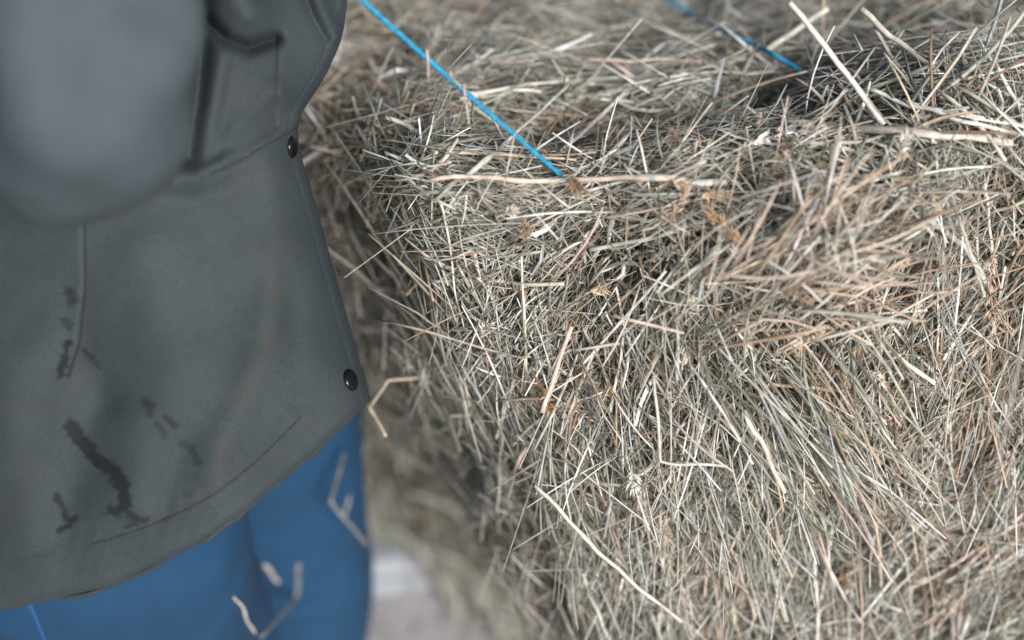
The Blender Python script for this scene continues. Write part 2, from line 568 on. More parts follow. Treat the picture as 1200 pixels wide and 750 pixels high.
tuft(950, 325, 260, -38, 32, .03, .08, .065, .5, 'hay_tuft', 'soft reddish tan tuft of fine stems bulging forward', 70, 45, rmin=.0006, rmax=.0015)
tuft(1130, 440, 260, 105, 28, .04, .10, .02, .25, 'hay_tuft', 'upright pale stems standing at the right of the bale', 70, 120)
tuft(800, 570, 420, 88, 26, .04, .10, .025, .05, 'hay_tuft', 'long pale stems hanging down the front', 110, 110)
tuft(930, 480, 160, 58, 14, .06, .12, .03, .15, 'hay_tuft', 'long stems combed down to the right', 60, 60, rmin=.0006, rmax=.0014)
tuft(1060, 110, 170, 20, 55, .04, .10, .018, .05, 'hay_tuft', 'coarse pale stems heaped on the right of the top', 110, 55, rmin=.0008, rmax=.0022)
tuft(850, 210, 260, 0, 60, .025, .07, .02, .1, 'hay_tuft', 'fine stems sticking up along the top edge', 170, 25, outw=.8)

# ------------------------------------------------------------------ lower bale
lower = Bale(bottom=[(.14, 1.24), (.85, 1.13), (.85, 1.85), (-.34, 1.62)], top=[(.13, 1.19), (.85, 1.02), (.85, 1.85), (-.32, 1.58)],
             z0=[0.0] * 4, z1=[.49] * 4, rnd=.08, seed=11, amp=.010)
bale2 = bpy.data.objects.new('hay_bale', None); C.objects.link(bale2)
tag(bale2, 'lower blurred hay bale standing on the ground under the sharp upper one', 'hay bale', 'stacked hay bales')
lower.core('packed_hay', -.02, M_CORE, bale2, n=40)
o = hay_cover(lower, 26000, 'loose_hay', bale2, (1.3, .15, 1.8, .15, .05, .8), lo=-.016, hi=.022, size=1.7, faraway=.15)
tag(o, 'blurred tangle of hay stems', kind='stuff')
o = hay_cover(lower, 3500, 'loose_hay', bale2, (1.6, 0, .8, 0, 0, .3), lo=.012, hi=.040, size=2.5, faraway=0)
tag(o, 'coarse loose stems', kind='stuff')
o = hay_cover(upper, 900, 'loose_hay', bale, (1.8, 0, .1, 0, 0, .3), lo=.0, hi=.022, size=1.35, faraway=0)
tag(o, 'coarse loose stems', kind='stuff')


# ------------------------------------------------------------------ single stalks
def straw_mesh(name, path3, r, col, flat=1.0, parent=None, taper=(1, 1), n=18, hollow=False, sharp=True):
    P = np.asarray(path3, float)
    if sharp and 2 < len(P) < 6:                               # creased stalk: bend within a short stretch
        pts = []
        for i in range(len(P) - 1):
            tt = np.linspace(0, 1, 8, endpoint=(i == len(P) - 2))
            pts += [P[i] * (1 - q_) + P[i + 1] * q_ for q_ in tt]
        path = np.array(pts)
        path[1:-1] = (path[:-2] + path[1:-1] * 2 + path[2:]) / 4
    else:
        path = catmull(P, n) if len(P) < 6 else P.copy()
    k = len(path)
    wob = Noise(random.randint(0, 9999), .05)(path)[:, None] * np.array([.0008, .0008, .0008])
    if len(path) > 30:
        path[1:-1] = (path[:-2] + path[1:-1] * 2 + path[2:]) / 4
    path = path + wob
    rr = r * np.linspace(taper[0], taper[1], k)
    nodes = 1 + .25 * np.exp(-((np.linspace(0, 1, k) - random.uniform(.25, .8)) / .03) ** 2)
    s = Soup()
    s.tube(path, rr * nodes, 8, col, flat=flat)
    cc = s.C[0].copy(); u_ = Noise(random.randint(0, 9999), .012)(s.V[0]); cc = cc * (1 + .16 * u_[:, None])
    cc = cc * (1 - .25 * (rng.random(8)[np.arange(len(cc)) % 8] ** 2)[:, None])
    s.C[0] = np.clip(cc, .02, .85)
    o = s.build(name, M_STRAW, parent)
    return o


def px_path(pts, off=.018, D=None):
    out = []
    if len(pts[0]) == 3:                                   # keep the stalk just clear of the hay it lies on
        for i in range(len(pts) - 1):
            for q_ in np.linspace(0, 1, 9, endpoint=(i == len(pts) - 2)):
                x, y, d = np.array(pts[i]) * (1 - q_) + np.array(pts[i + 1]) * q_
                out.append([x, y, min(d, hit(x, y, 9) - .018)])
        out = np.array(out)
        if len(out) > 4:
            for _ in range(6): out[1:-1, 2] = np.minimum(out[1:-1, 2], (out[:-2, 2] + out[2:, 2]) / 2)
        return at(out[:, 0], out[:, 1], out[:, 2])
    for i, p in enumerate(pts):
        if len(p) == 3: d = p[2]
        elif D is not None: d = D
        else: d = hit(p[0], p[1]) - off
        out.append(at(p[0], p[1], d))
    return np.array(out)


PALE = (.62, .59, .50); WHITE = (.72, .70, .64); TANC = (.56, .44, .32); PINK = (.64, .52, .44); GREY = (.46, .47, .43); ORNG = (.28, .15, .07)
singles = [
    ('straw', [(926, 2, 1.02), (1036, 146, 1.045)], 4.2, WHITE, .8, 'thick white straw leaning steeply at the top right, its foot on the wide flat stem', 1),
    ('straw', [(972, 8, 1.20), (897, 60, 1.22)], 3.8, PALE, .9, 'short blurred pale straw behind the steep white one, pointing down to the blue twine', 1),
    ('straw', [(1008, 12, 1.10), (1102, 86, 1.10)], 3.8, PALE, .8, 'pale straw lying diagonally right of the steep white straw near the top edge', 1),
    ('straw', [(914, 144, 1.06), (1035, 152, 1.05), (1188, 166, 1.05)], 5.5, (.56, .51, .44), .35, 'widest flat beige stem lying across the bale top at the right, split lengthwise', 1),
    ('straw', [(1017, 109, 1.05), (1110, 135, 1.045), (1190, 158, 1.04)], 2.6, WHITE, .8, 'slim white straw sloping down over the wide flat beige stem at the right', 1),
    ('straw', [(505, 208, 1.04), (620, 211, 1.03), (800, 210, 1.03)], 3.2, PINK, .6, 'long pinkish stem with pointed left end, along the front edge below the blue twine', 1),
    ('straw', [(736, 206, 1.04), (850, 214, 1.035)], 5.0, GREY, .3, 'grey-blue flat blade lying on the front edge right of the taut twine end', 1),
    ('straw', [(603, 161, 1.10), (545, 208, 1.08)], 3.4, PALE, .8, 'pale straw standing up beneath the taut blue twine on the front edge', 1),
    ('straw', [(452, 137, 1.12), (492, 155, 1.11), (512, 178, 1.10)], 3.4, PALE, .7, 'short creased pale straw on the top left, left of the blue twine', 1),
    ('straw', [(627, 568, 1.08), (700, 646, 1.08), (798, 729, 1.09)], 2.6, PALE, .8, 'very long pale straw running diagonally down to the bottom edge of the bale front', 1),
    ('straw', [(766, 440, 1.035), (774, 541, 1.04), (852, 547, 1.05)], 2.1, PALE, .8, 'white straw folded at a right angle low on the bale front', 1),
    ('straw', [(872, 482, 1.02), (921, 576, 1.04)], 2.8, PALE, .5, 'thick pale straw sloping right in the lower middle of the bale front', 1),
    ('straw', [(1082, 252, 1.05), (1130, 290, 1.06), (1165, 345, 1.07)], 4.2, GREY, .3, 'curved grey leaf blade hanging at the right of the bale front', 1),
    ('straw', [(669, 384, 1.045), (636, 482, 1.055)], 2.8, PINK, .7, 'rosy straw slanting down to the left on the sharp left part of the bale front', 1),
    ('straw', [(1005, 498, 1.03), (1080, 538, 1.05)], 2.4, WHITE, .8, '', 0),
    ('straw', [(1048, 410, 1.05), (1095, 450, 1.055)], 2.8, PALE, .5, 'short broad white straw in the right middle of the bale front', 1),
    ('straw', [(505, 440, 1.22), (455, 446, 1.2), (433, 478, 1.18), (452, 512, 1.17)], 2.0, (.44, .38, .30), .7, 'hooked tan straw sticking out beside the lower jacket corner', 1),
    ('straw', [(548, 500, 1.13), (480, 520, 1.12), (455, 555, 1.11)], 2.0, GREY, .8, '', 0),
    ('straw', [(405, 528, 1.40), (386, 590, 1.37), (430, 638, 1.40)], 2.6, (.17, .18, .18), .6, 'blurred grey bent straw in front of the far trouser leg beside the bale', 1),
]
k0 = 0
loose_straws = []
for nm, pts, w_, col, fl, lab, top in singles:
    if not top:
        continue
    dm = np.mean([p[2] for p in pts])
    r = w_ / FPX * dm
    o = straw_mesh(nm, px_path(pts), r, col, flat=fl, taper=(random.uniform(.8, 1), random.uniform(.8, 1)))
    tag(o, lab, 'straw', 'loose straws on the bale')
    loose_straws.append(o)

# ninety individual stalks of the bale: parts
for i in range(84):
    x = random.uniform(530, 1190); y = random.uniform(40, 735)
    while max(hit(x, y, 9), hit(x - 60, y, 9), hit(x - 30, y + 40, 9)) > 5: x = random.uniform(380, 1190); y = random.uniform(20, 735)
    a0, sp = field(np.array([x]), np.array([y]))
    a = a0[0] + random.gauss(0, .8) * sp[0]
    L = random.uniform(60, 165) / 2
    p = [(x - L * math.cos(a), y - L * math.sin(a)), (x + L * math.cos(a), y + L * math.sin(a))]
    if random.random() < .35:
        p.insert(1, (x + random.uniform(-10, 10), y + random.uniform(-10, 10)))
    path = []
    dd = hit(x, y)
    for q_ in p:
        d_ = min(hit(*q_), dd + .03)
        path.append(at(q_[0], q_[1], d_ - random.uniform(.006, .016)))
    c = [PALE, WHITE, PALE, PINK, GREY, TANC, (.55, .53, .42)][random.randrange(7)]
    straw_mesh('stalk', path, random.uniform(.0008, .0017), c, flat=random.uniform(.25, .8), parent=bale, taper=(1, random.uniform(.6, 1)))


# seed heads ---------------------------------------------------------------
def seed_head(pts, col, width=.006, n=34, awn=.5, parent=bale, label=None, off=.034, size=.0042, sharpen=1.0):
    path = catmull(px_path(pts, off), 40)
    s = Soup()
    s.tube(path, .0005, 5, tuple(np.array(col) * .8))
    T = norm(np.gradient(path, axis=0))
    for i in range(n):
        u = random.uniform(.22, 1); k = min(39, int(u * 39)); c = path[k]; t_ = T[k]
        rnd_ = norm(rng.normal(size=3)); side = norm(np.cross(t_, rnd_))
        d = norm(t_ * random.uniform(.6, 1.2) + side * random.uniform(.4, 1.0))
        wv = width * math.sin(math.pi * min(1, (1.05 - u) / .85 + .08)) * random.uniform(.3, 1)
        b0 = c + side * wv * .4; L_ = size * random.uniform(.8, 1.5)
        m_ = b0 + d * L_ * .5; e = b0 + d * L_ * (1.2 + awn * random.random())
        nn = norm(np.cross(d, rnd_)); bb = np.cross(d, nn)
        ww = L_ * .22
        V = [b0, m_ + nn * ww, m_ + bb * ww * .6, m_ - nn * ww, m_ - bb * ww * .6, e]
        F = [(0, 2, 1), (0, 3, 2), (0, 4, 3), (0, 1, 4), (5, 1, 2), (5, 2, 3), (5, 3, 4), (5, 4, 1)]
        s.add(V, F, np.array(col) * random.uniform(.75, 1.2))
    o = s.build('seed_head', M_STRAW, parent, smooth_sh=False)
    if label: tag(o, label)
    return o


STRAWC = (.66, .60, .52); BRN = (.28, .20, .12)
seed_head([(838, 186), (890, 165), (935, 152), (968, 158)], (.72, .67, .62), .009, 80, label='pale feathery seed head arching over the top edge')
seed_head([(925, 150), (922, 170), (912, 192)], BRN, .009, 34, label='brown drooping seed head')
seed_head([(1050, 185), (1062, 160)], (.7, .67, .62), .006, 26)
seed_head([(1125, 455), (1105, 490), (1085, 535)], (.50, .48, .42), .010, 90, label='grey fuzzy seed head')
seed_head([(1195, 510), (1180, 540), (1165, 560)], (.42, .38, .32), .013, 110, label='round dark seed head at the right edge')
seed_head([(1170, 270), (1160, 330), (1168, 385)], (.56, .40, .28), .007, 40)
seed_head([(1055, 280), (1058, 310)], (.60, .42, .30), .008, 30)
seed_head([(895, 300), (850, 270), (828, 240)], (.50, .34, .20), .008, 50)
seed_head([(740, 545), (742, 575)], (.62, .60, .55), .009, 50, label='pale oval seed head low on the front')
seed_head([(625, 435), (632, 455), (645, 480)], ORNG, .005, 50, awn=.2, label='orange brown withered leaf scrap')
seed_head([(665, 200), (682, 225)], (.27, .18, .10), .007, 26)
for i in range(48):
    x = random.uniform(540, 1190); y = random.uniform(120, 730)
    while hit(x - 20, y + 40, 9) > 5: x = random.uniform(600, 1190)
    a0, sp = field(np.array([x]), np.array([y])); a = a0[0] + random.gauss(0, .6)
    L = random.uniform(18, 42)
    seed_head([(x, y), (x + L * math.cos(a), y + L * math.sin(a))],
              random.choice([STRAWC, BRN, (.55, .42, .28), (.50, .47, .38), (.6, .45, .33)]), random.uniform(.003, .007), 26, off=random.uniform(.012, .026), size=.0036)


# ------------------------------------------------------------------ blue twines
def twine(p3, r, label, bits=()):
    path = np.asarray(p3, float)
    n = len(path)
    s = Soup()
    T = norm(np.gradient(path, axis=0)); B = norm(np.cross(T, AX_F)); N2 = np.cross(B, T)
    seg = np.linalg.norm(np.diff(path, axis=0), axis=1); al = np.concatenate([[0], np.cumsum(seg)])
    for k in range(3):
        ph = al / .011 * 2 * math.pi + k * 2.094
        pk = path + (np.cos(ph)[:, None] * B + np.sin(ph)[:, None] * N2) * r * .42
        s.tube(pk, r * .62, 7)
    # stray fibres of the frayed cord
    for k in range(int(n / 9)):
        i = random.randrange(2, n - 4)
        d = norm(T[i] * .8 + rng.normal(size=3) * .5)
        s.tube(catmull([path[i], path[i] + d * .004, path[i] + d * .008 + rng.normal(size=3) * .0015], 5), .00012, 4)
    o = s.build('baling_twine', M_TWINE)
    tag(o, label, 'twine', 'blue twines across the bale')
    return o


end_in = at(664, 212, 1.05)
tw_a = at(655, 203, 1.025)
hand_pt = at(191, -216, .90)
t_ = np.linspace(0, 1, 300)[:, None]
p_main = tw_a * (1 - t_) + hand_pt * t_
p_in = catmull([at(700, 236, hit(700, 236) + .03), end_in, tw_a], 20)[:-1]
# slight sag and wave of the taut cord
sag = np.sin(np.linspace(0, math.pi, 300))[:, None] * np.array([0, 0, -.0035])
twine(np.vstack([p_in, p_main + sag]), .0019, 'taut bright blue twine rising from the front edge towards the jacket')
tp = []
for (x, y, dz) in [(700, -75, .008), (735, -38, .006), (780, -4, .008), (815, 18, .012), (850, 37, .014), (885, 53, .014), (905, 63, .008), (925, 74, .000), (950, 92, -.02)]:
    tp.append(at(x, y, hit(x, y) - .036 - dz))
twine(catmull(tp, 220), .0019, 'slack blurred blue twine lying on the bale top, partly under hay')
# scraps of hay hanging from the taut cord
def on_twine(px):
    f = (655 - px) / (655 - 191.0)
    P = tw_a * (1 - f) + hand_pt * f
    return P
for (px, dx, dy, lab) in [(488, 1, 24, 'tiny bent hay scrap hanging from the taut twine, upper one'), (534, 4, 42, 'tiny thin hay scrap dangling straight down from the taut twine'), (516, 12, 14, 'tiny hay scrap lying over the taut twine between the two dangling ones')]:
    P = on_twine(px); up = -AX_U * dy / FPX + AX_R * dx / FPX
    straw_mesh('straw', [P + AX_U * .004 - AX_F * .002, P - AX_F * .003, P + up * .5 - AX_F * .001, P + up], .0006, (.55, .42, .34), flat=.6).name = 'straw'
    tag(C.objects[-1], lab, 'straw', 'loose straws on the bale')

# ------------------------------------------------------------------ ground
def ground():
    m, t, b = new_mat('worn_concrete')
    tc = N_(t, 'TexCoord')
    no = N_(t, 'TexNoise'); no.inputs['Scale'].default_value = 3.2; no.inputs['Detail'].default_value = 8
    t.links.new(tc.outputs['Object'], no.inputs['Vector'])
    cr = N_(t, 'ValToRGB'); cr.color_ramp.elements[0].position = .3; cr.color_ramp.elements[1].position = .7
    cr.color_ramp.elements[0].color = (.35, .335, .345, 1); cr.color_ramp.elements[1].color = (.48, .46, .475, 1)
    t.links.new(no.outputs['Fac'], cr.inputs[0]); t.links.new(cr.outputs[0], b.inputs['Base Color'])
    bp = N_(t, 'Bump'); bp.inputs['Strength'].default_value = .5; bp.inputs['Distance'].default_value = .01
    t.links.new(no.outputs['Fac'], bp.inputs['Height']); t.links.new(bp.outputs[0], b.inputs['Normal'])
    b.inputs['Roughness'].default_value = .9
    n = 60
    g = np.linspace(-400, 400, n); X, Y = np.meshgrid(g, g, indexing='ij')
    Z = -.001 + 0 * X
    o = mesh_np('ground', np.stack([X, Y, Z], -1).reshape(-1, 3), grid_quads(n, n)[:, ::-1], m)
    tag(o, kind='structure')


ground()
# scattered chaff on the ground round the bale
n = 1500
gx = rng.uniform(-.9, 1.1, n); gy = rng.uniform(.6, 2.4, n)
P = np.stack([gx, gy, rng.uniform(.001, .006, n)], -1)
an = rng.uniform(0, 6.28, n)
o = straws('loose_hay', P, np.stack([np.cos(an), np.sin(an), rng.normal(0, .05, n)], -1), np.tile([0, 0, 1.], (n, 1)), rng.uniform(.02, .09, n),
           rng.uniform(.0006, .0016, n), rng.uniform(.4, 1, n), pick_cols(n), np.abs(rng.normal(0, .2, n)))
tag(o, 'thin scatter of dropped hay stems on the concrete ground', 'hay', kind='stuff')

# pale stone lying by the foot of the stack
sv = bmesh.new()
bmesh.ops.create_cube(sv, size=1)
bmesh.ops.scale(sv, verts=sv.verts, vec=(.20, .13, .05))
bmesh.ops.bevel(sv, geom=sv.edges[:], offset=.012, segments=3, affect='EDGES')
bmesh.ops.subdivide_edges(sv, edges=sv.edges[:], cuts=2, use_grid_fill=True)
nz = Noise(5, .05)
for v in sv.verts:
    v.co += v.normal * float(nz(np.array(v.co)[None])[0]) * .003
me = bpy.data.meshes.new('paving_stone'); sv.to_mesh(me); sv.free()
me.materials.append(noise_mat('pale_stone', (.25, .275, .31), (.33, .355, .39), 12, .85, 5, .3, 60))
for p in me.polygons: p.use_smooth = True
stone = bpy.data.objects.new('stone', me); C.objects.link(stone)
gp = at(432, 648, 1.0) - EYE; k = (H - .03) / -gp[2]
stone.location = EYE + gp * k
stone.location.z = .024
stone.rotation_euler = (0, 0, R(8))
tag(stone, 'pale bluish flat stone on the ground between the trouser leg and the stacked hay, blurred', 'stone')

# ------------------------------------------------------------------ person
# body: one continuous skinned figure (mostly under the clothes)
BV = {}
def bodymesh():
    pts = []; rad = []; ed = []
    def add(p, r, parent=None):
        pts.append(tuple(p)); rad.append(r)
        if parent is not None: ed.append((parent, len(pts) - 1))
        return len(pts) - 1
    pel = add((-.31, 1.05, .92), .085)
    sp1 = add((-.32, 1.06, 1.05), .080, pel); sp2 = add((-.32, 1.04, 1.20), .085, sp1); ch = add((-.31, 1.00, 1.34), .095, sp2)
    nk = add((-.28, .98, 1.47), .055, ch); hd0 = add((-.26, .98, 1.53), .07, nk); hd1 = add((-.245, .98, 1.60), .088, hd0); hd2 = add((-.25, .98, 1.68), .075, hd1)
    chn = add((-.190, .98, 1.545), .030, hd1); br = add((-.175, .98, 1.62), .030, hd1); ns_ = add((-.148, .98, 1.590), .010, br)
    # near arm: shoulder, elbow, forearm back up, hand on the twine
    sh = add((-.325, .885, 1.37), .052, ch)
    ua = add(at(62, -60, .835), .042, sh)
    el = add(at(86, 150, .855), .036, ua)
    fa = add(at(110, 60, .925), .034, el)
    wr = add(at(150, -130, .915), .026, fa)
    pm = add(at(172, -190, .895), .030, wr)
    hp = hand_pt
    for k, (dx, l) in enumerate([(-.030, .9), (-.010, 1.0), (.010, .95), (.028, .8)]):
        dirc = norm(tw_a - hp)
        c = hp + dirc * dx
        b1 = add(c + np.array((-.012, -.012, -.012)), .0095, pm)
        b2 = add(c + np.array((.004, -.022, .006)), .0088, b1)
        b3 = add(c + np.array((.016, -.006, .012)) * l, .0082, b2)
        add(c + np.array((.010, .012, .004)) * l, .0075, b3)
    t1 = add(pts[pm] + np.array((-.02, .022, .012)), .012, pm); t2 = add(hp + np.array((-.004, .020, .016)), .0100, t1); add(hp + np.array((.014, .012, .018)), .0085, t2)
    # far arm hanging, hand hidden behind the torso
    sh2 = add((-.29, 1.15, 1.38), .055, ch); el2 = add((-.36, 1.22, 1.12), .042, sh2); wr2 = add((-.30, 1.16, .92), .028, el2); pm2 = add((-.29, 1.14, .86), .03, wr2)
    for dy in (-.028, -.010, .009, .026):
        f1 = add((-.285, 1.14 + dy, .81), .0095, pm2); f2 = add((-.272, 1.14 + dy, .785), .0088, f1); add((-.255, 1.14 + dy, .77), .0078, f2)
    th = add((-.26, 1.115, .85), .012, pm2); add((-.24, 1.10, .82), .010, th)
    # legs
    for (hx, hy, kx, ky, ax, ay) in ((-.33, .96, -.35, .92, -.355, .915), (-.28, 1.09, -.265, 1.11, -.28, 1.14)):
        h_ = add((hx, hy, .84), .070, pel); k_ = add((kx, ky, .48), .062, h_); a_ = add((ax, ay, .09), .042, k_); f_ = add((ax + .13, ay, .04), .032, a_)
    me = bpy.data.meshes.new('person')
    me.from_pydata(pts, ed, [])
    o = bpy.data.objects.new('person', me); C.objects.link(o)
    md = o.modifiers.new('skin', 'SKIN')
    sv_ = me.skin_vertices[0].data
    for i, r in enumerate(rad):
        sv_[i].radius = (r, r); sv_[i].use_root = (i == 0)
    md.use_smooth_shade = True
    ss = o.modifiers.new('sub', 'SUBSURF'); ss.levels = 1; ss.render_levels = 1
    dg = bpy.context.evaluated_depsgraph_get()
    m2 = bpy.data.meshes.new_from_object(o.evaluated_get(dg))
    o.modifiers.clear(); o.data = m2; m2.name = 'person'
    m2.materials.clear(); m2.materials.append(M_SKIN)
    for p in m2.polygons: p.use_smooth = True
    return o


person = bodymesh()
tag(person, 'person in dark grey-green waxed jacket and blue trousers standing left of the hay', 'person')

# hair cap
bm = bmesh.new(); bmesh.ops.create_icosphere(bm, subdivisions=4, radius=1)
hn = Noise(77, .3)
for v in bm.verts:
    n0 = float(hn(np.array(v.co)[None] * 2)[0])
    front = max(0, v.co.x)
    v.co = Vector((v.co.x * .098, v.co.y * .092, v.co.z * .115)) * (1 + .03 * n0)
    v.co.z = max(v.co.z, -.07 + .12 * min(1, front * 1.4))
    v.co += Vector((-.265, .98, 1.65))
me = bpy.data.meshes.new('hair'); bm.to_mesh(me); bm.free(); me.materials.append(M_HAIR)
for p in me.polygons: p.use_smooth = True
hair = bpy.data.objects.new('hair', me); C.objects.link(hair); hair.parent = person

for ey in (.950, 1.010):                                  # eyes
    s = Soup(); a_ = np.linspace(0, math.pi, 9)
    c_ = np.array((-.176, ey, 1.615))
    s.tube(c_ + np.stack([np.cos(a_) * .013, 0 * a_, 0 * a_], -1), np.maximum(.013 * np.sin(a_), .0004), 14, (.75, .74, .72), hint=(0, 0, 1))
    e_ = s.build('eye', M_STRAW, person)

# ---- jacket
def pline_dist(px, py, pts):
    best = np.full(px.shape, 1e9)
    for (x0, y0), (x1, y1) in zip(pts[:-1], pts[1:]):
        dx, dy = x1 - x0, y1 - y0
        t = np.clip(((px - x0) * dx + (py - y0) * dy) / (dx * dx + dy * dy + 1e-9), 0, 1)
        best = np.minimum(best, np.hypot(px - x0 - t * dx, py - y0 - t * dy))
    return best


EDGE = np.array([(402, -140), (407, -60), (405, 0), (398, 45), (378, 90), (352, 132), (347, 155), (353, 190), (368, 240), (386, 305), (405, 372), (420, 425), (433, 468)], float)
HEM = np.array([(433, 468), (402, 500), (352, 545), (290, 598), (222, 643), (125, 688), (0, 715), (-105, 728), (-200, 724)], float)
HEM_S = np.array([0, .055, .13, .22, .32, .45, .61, .78, 1.0])
NR, NC = 640, 520
e_c = catmull(EDGE, NR); hem_c = catmull(HEM, NC)
ti = np.linspace(0, 1, NR)[:, None]; ui = np.linspace(0, 1, NC)[None, :]
topx = 402 - 610 * ui; topy = -140 + 0 * ui
JX = (1 - ti) * topx + ti * hem_c[None, :, 0]
JY = (1 - ti) * topy + ti * hem_c[None, :, 1]
lin = e_c[0] * (1 - ti) + e_c[-1] * ti
dev = e_c - lin
fall = (1 - ui) ** 2.2
JX = JX + dev[:, 0:1] * fall; JY = JY + dev[:, 1:2] * fall
# crumpled hem outline
JY = JY + (np.sin(ui * 70) * 1.3 + np.sin(ui * 31 + 1) * 1.8) * smooth(ti, .9, 1)
D = 1.04 - .07 * np.sin(np.clip(ui * 1.15, 0, 1) * math.pi) ** .8 + .035 * smooth(ti, .1, 1) + .02 * (1 - ui) * (1 - ti)
D = D + smooth(ui, .78, 1) * .09
G = np.stack([JX, JY], -1)


def ridge(pts, w, amp, one=None):
    global D
    d = pline_dist(JX, JY, pts)
    D = D - amp * np.exp(-(d / w) ** 2)


def step(pts, w, amp, side, lit_or_falloff=60, yr=None):
    """raised cloth on one side of a line, falling back smoothly away from it"""
    global D
    (x0, y0), (x1, y1) = pts[0], pts[-1]
    d = pline_dist(JX, JY, pts)
    # signed by nearest segment
    sg = np.zeros_like(JX); best = np.full(JX.shape, 1e9)
    for (ax_, ay_), (bx_, by_) in zip(pts[:-1], pts[1:]):
        dx, dy = bx_ - ax_, by_ - ay_
        t = np.clip(((JX - ax_) * dx + (JY - ay_) * dy) / (dx * dx + dy * dy), 0, 1)
        dd = np.hypot(JX - ax_ - t * dx, JY - ay_ - t * dy)
        cr_ = dx * (JY - ay_) - dy * (JX - ax_)
        m_ = dd < best
        best = np.where(m_, dd, best); sg = np.where(m_, np.sign(cr_) * dd, sg)
    s_ = sg * side
    inside_end = np.exp(-np.maximum(0, np.abs(s_) - 0) / lit_or_falloff)
    k = 1 if yr is None else smooth(JY, yr[0], yr[1]) * (1 - smooth(JY, yr[2], yr[3]))
    D = D - amp * smooth(s_, -w, w) * np.exp(-np.maximum(0, s_) / lit_or_falloff) * k


# soft broad undulations
nzj = Noise(21, 260, dim=2); nzk = Noise(22, 90, dim=2)
Gf = G.reshape(-1, 2)
D = D + (nzj(Gf).reshape(NR, NC) * .0030 + nzk(Gf).reshape(NR, NC) * .0007)
# V folds under the arm
ridge([(205, 210), (240, 150), (268, 60)], 17, .008)
ridge([(252, 180), (262, 120), (272, 65)], 11, -.005)
ridge([(222, 205), (280, 160), (322, 110)], 16, .008)
ridge([(240, 195), (290, 150), (318, 120)], 9, -.003)
ridge([(235, 212), (300, 180), (348, 145)], 14, .006)
# billow above with a deep fold under it
ridge([(262, -90), (272, -20), (290, 12)], 26, .026)
ridge([(244, 25), (266, 47), (292, 56), (322, 46)], 9, -.020)
# placket edge
step([(325, 45), (323, 150)], 3.5, .003, -1, 60, (30, 60, 130, 160))
ridge([(325, 40), (322, 150)], 4, -.0012)
ridge([(360, -30), (378, 15), (392, 42)], 10, .008); ridge([(350, -30), (366, 15), (380, 42)], 8, -.005)
ridge([(236, -80), (236, 60), (232, 120), (222, 185)], 15, -.022)
# yoke seam
ridge([(350, 143), (318, 162), (290, 178), (240, 200)], 8, .0025)
ridge([(350, 150), (318, 169), (290, 186), (240, 208)], 6, -.002)
# pocket flap edge
ridge([(98, 200), (100, 330), (93, 400), (80, 440)], 3, -.0025)
step([(99, 200), (100, 330), (92, 400), (76, 460)], 7, .004, 1, 70, (180, 260, 380, 470))
ridge([(84, 340), (110, 440), (120, 470)], 25, -.004)
# long diagonal sweep towards the hem
ridge([(318, 200), (326, 300), (314, 400), (286, 470), (258, 520), (252, 565)], 22, .008)
ridge([(330, 300), (345, 400), (352, 470)], 14, -.0018)
ridge([(180, 300), (190, 420), (160, 560)], 50, .010)
ridge([(20, 430), (10, 560), (40, 650)], 45, .012)
ridge([(120, 470), (90, 560), (70, 640)], 28, -.006)
ridge([(215, 520), (190, 600)], 20, -.004)
# hem band: stitched ridge and puckers
hs = [(352, 488), (300, 540), (232, 590), (150, 625), (70, 645), (-60, 660)]
dh = pline_dist(JX, JY, hs)
D = D + .0003 * np.exp(-(dh / 4) ** 2)
pk_ = Noise(31, 26, dim=2)(Gf).reshape(NR, NC)
D = D + pk_ * .00025 * np.exp(-(np.maximum(0, dh - 4) / 30) ** 2)
# facing edge puckers
d_e = pline_dist(JX, JY, [tuple(p) for p in EDGE])
D = D + .0007 * np.exp(-((d_e - 12) / 2) ** 2) + .004 * np.exp(-(d_e / 4) ** 2)
d_hm = pline_dist(JX, JY, [tuple(p) for p in HEM])
D = D + .008 * np.exp(-(d_hm / 6) ** 2)

# stains (wet marks with ragged outlines) and waxed-off wear
nq = Noise(41, 16, dim=2)(Gf).reshape(NR, NC) * 1.8 + Noise(42, 7, dim=2)(Gf).reshape(NR, NC) * .5
stain = np.zeros_like(JX)


def blot(pts, w, val=1.0, rag=1.0):
    global stain
    d = pline_dist(JX, JY, pts) + nq * rag
    stain = np.maximum(stain, val * (1 - smooth(d, w - 3.0, w + 3.0)))


blot([(84, 500), (97, 516), (108, 528)], 8.5, 1)
blot([(108, 528), (118, 540), (135, 553), (146, 572), (148, 592)], 8, 1)
blot([(148, 590), (138, 600), (130, 598)], 6, .9); blot([(150, 598), (163, 609), (170, 608)], 4.5, .9)
blot([(147, 618), (152, 616)], 3, .6)
blot([(66, 580), (74, 595), (81, 610)], 4, .9); blot([(70, 620), (82, 618), (88, 608)], 4, .9)
blot([(82, 342), (87, 352)], 6, .7); blot([(78, 376), (82, 382)], 6, .6)
blot([(80, 402), (76, 420), (70, 438)], 4.5, 1.0)
blot([(100, 412), (110, 420)], 4, .75); blot([(115, 426), (116, 430)], 2.5, .5)
blot([(173, 470), (178, 484)], 5.5, .75); blot([(195, 488), (203, 496)], 4, .75); blot([(186, 496), (192, 510)], 3.5, .6)
blot([(212, 518), (225, 524), (233, 542)], 4, .55); blot([(218, 578), (222, 580)], 4, .35)
wear = np.zeros_like(JX)
nw = (Noise(51, 60, dim=2)(Gf).reshape(NR, NC) * .5 + .7).clip(0, 1.3)
def scuff(pts, w, v):
    global wear
    wear = np.maximum(wear, .5 * v * nw * np.exp(-(pline_dist(JX, JY, pts) / w) ** 2))
scuff([(318, 200), (326, 300), (314, 400), (286, 470), (258, 520), (252, 565)], 5, .85)
scuff([(318, 200), (326, 300), (314, 400), (286, 470)], 18, .35)
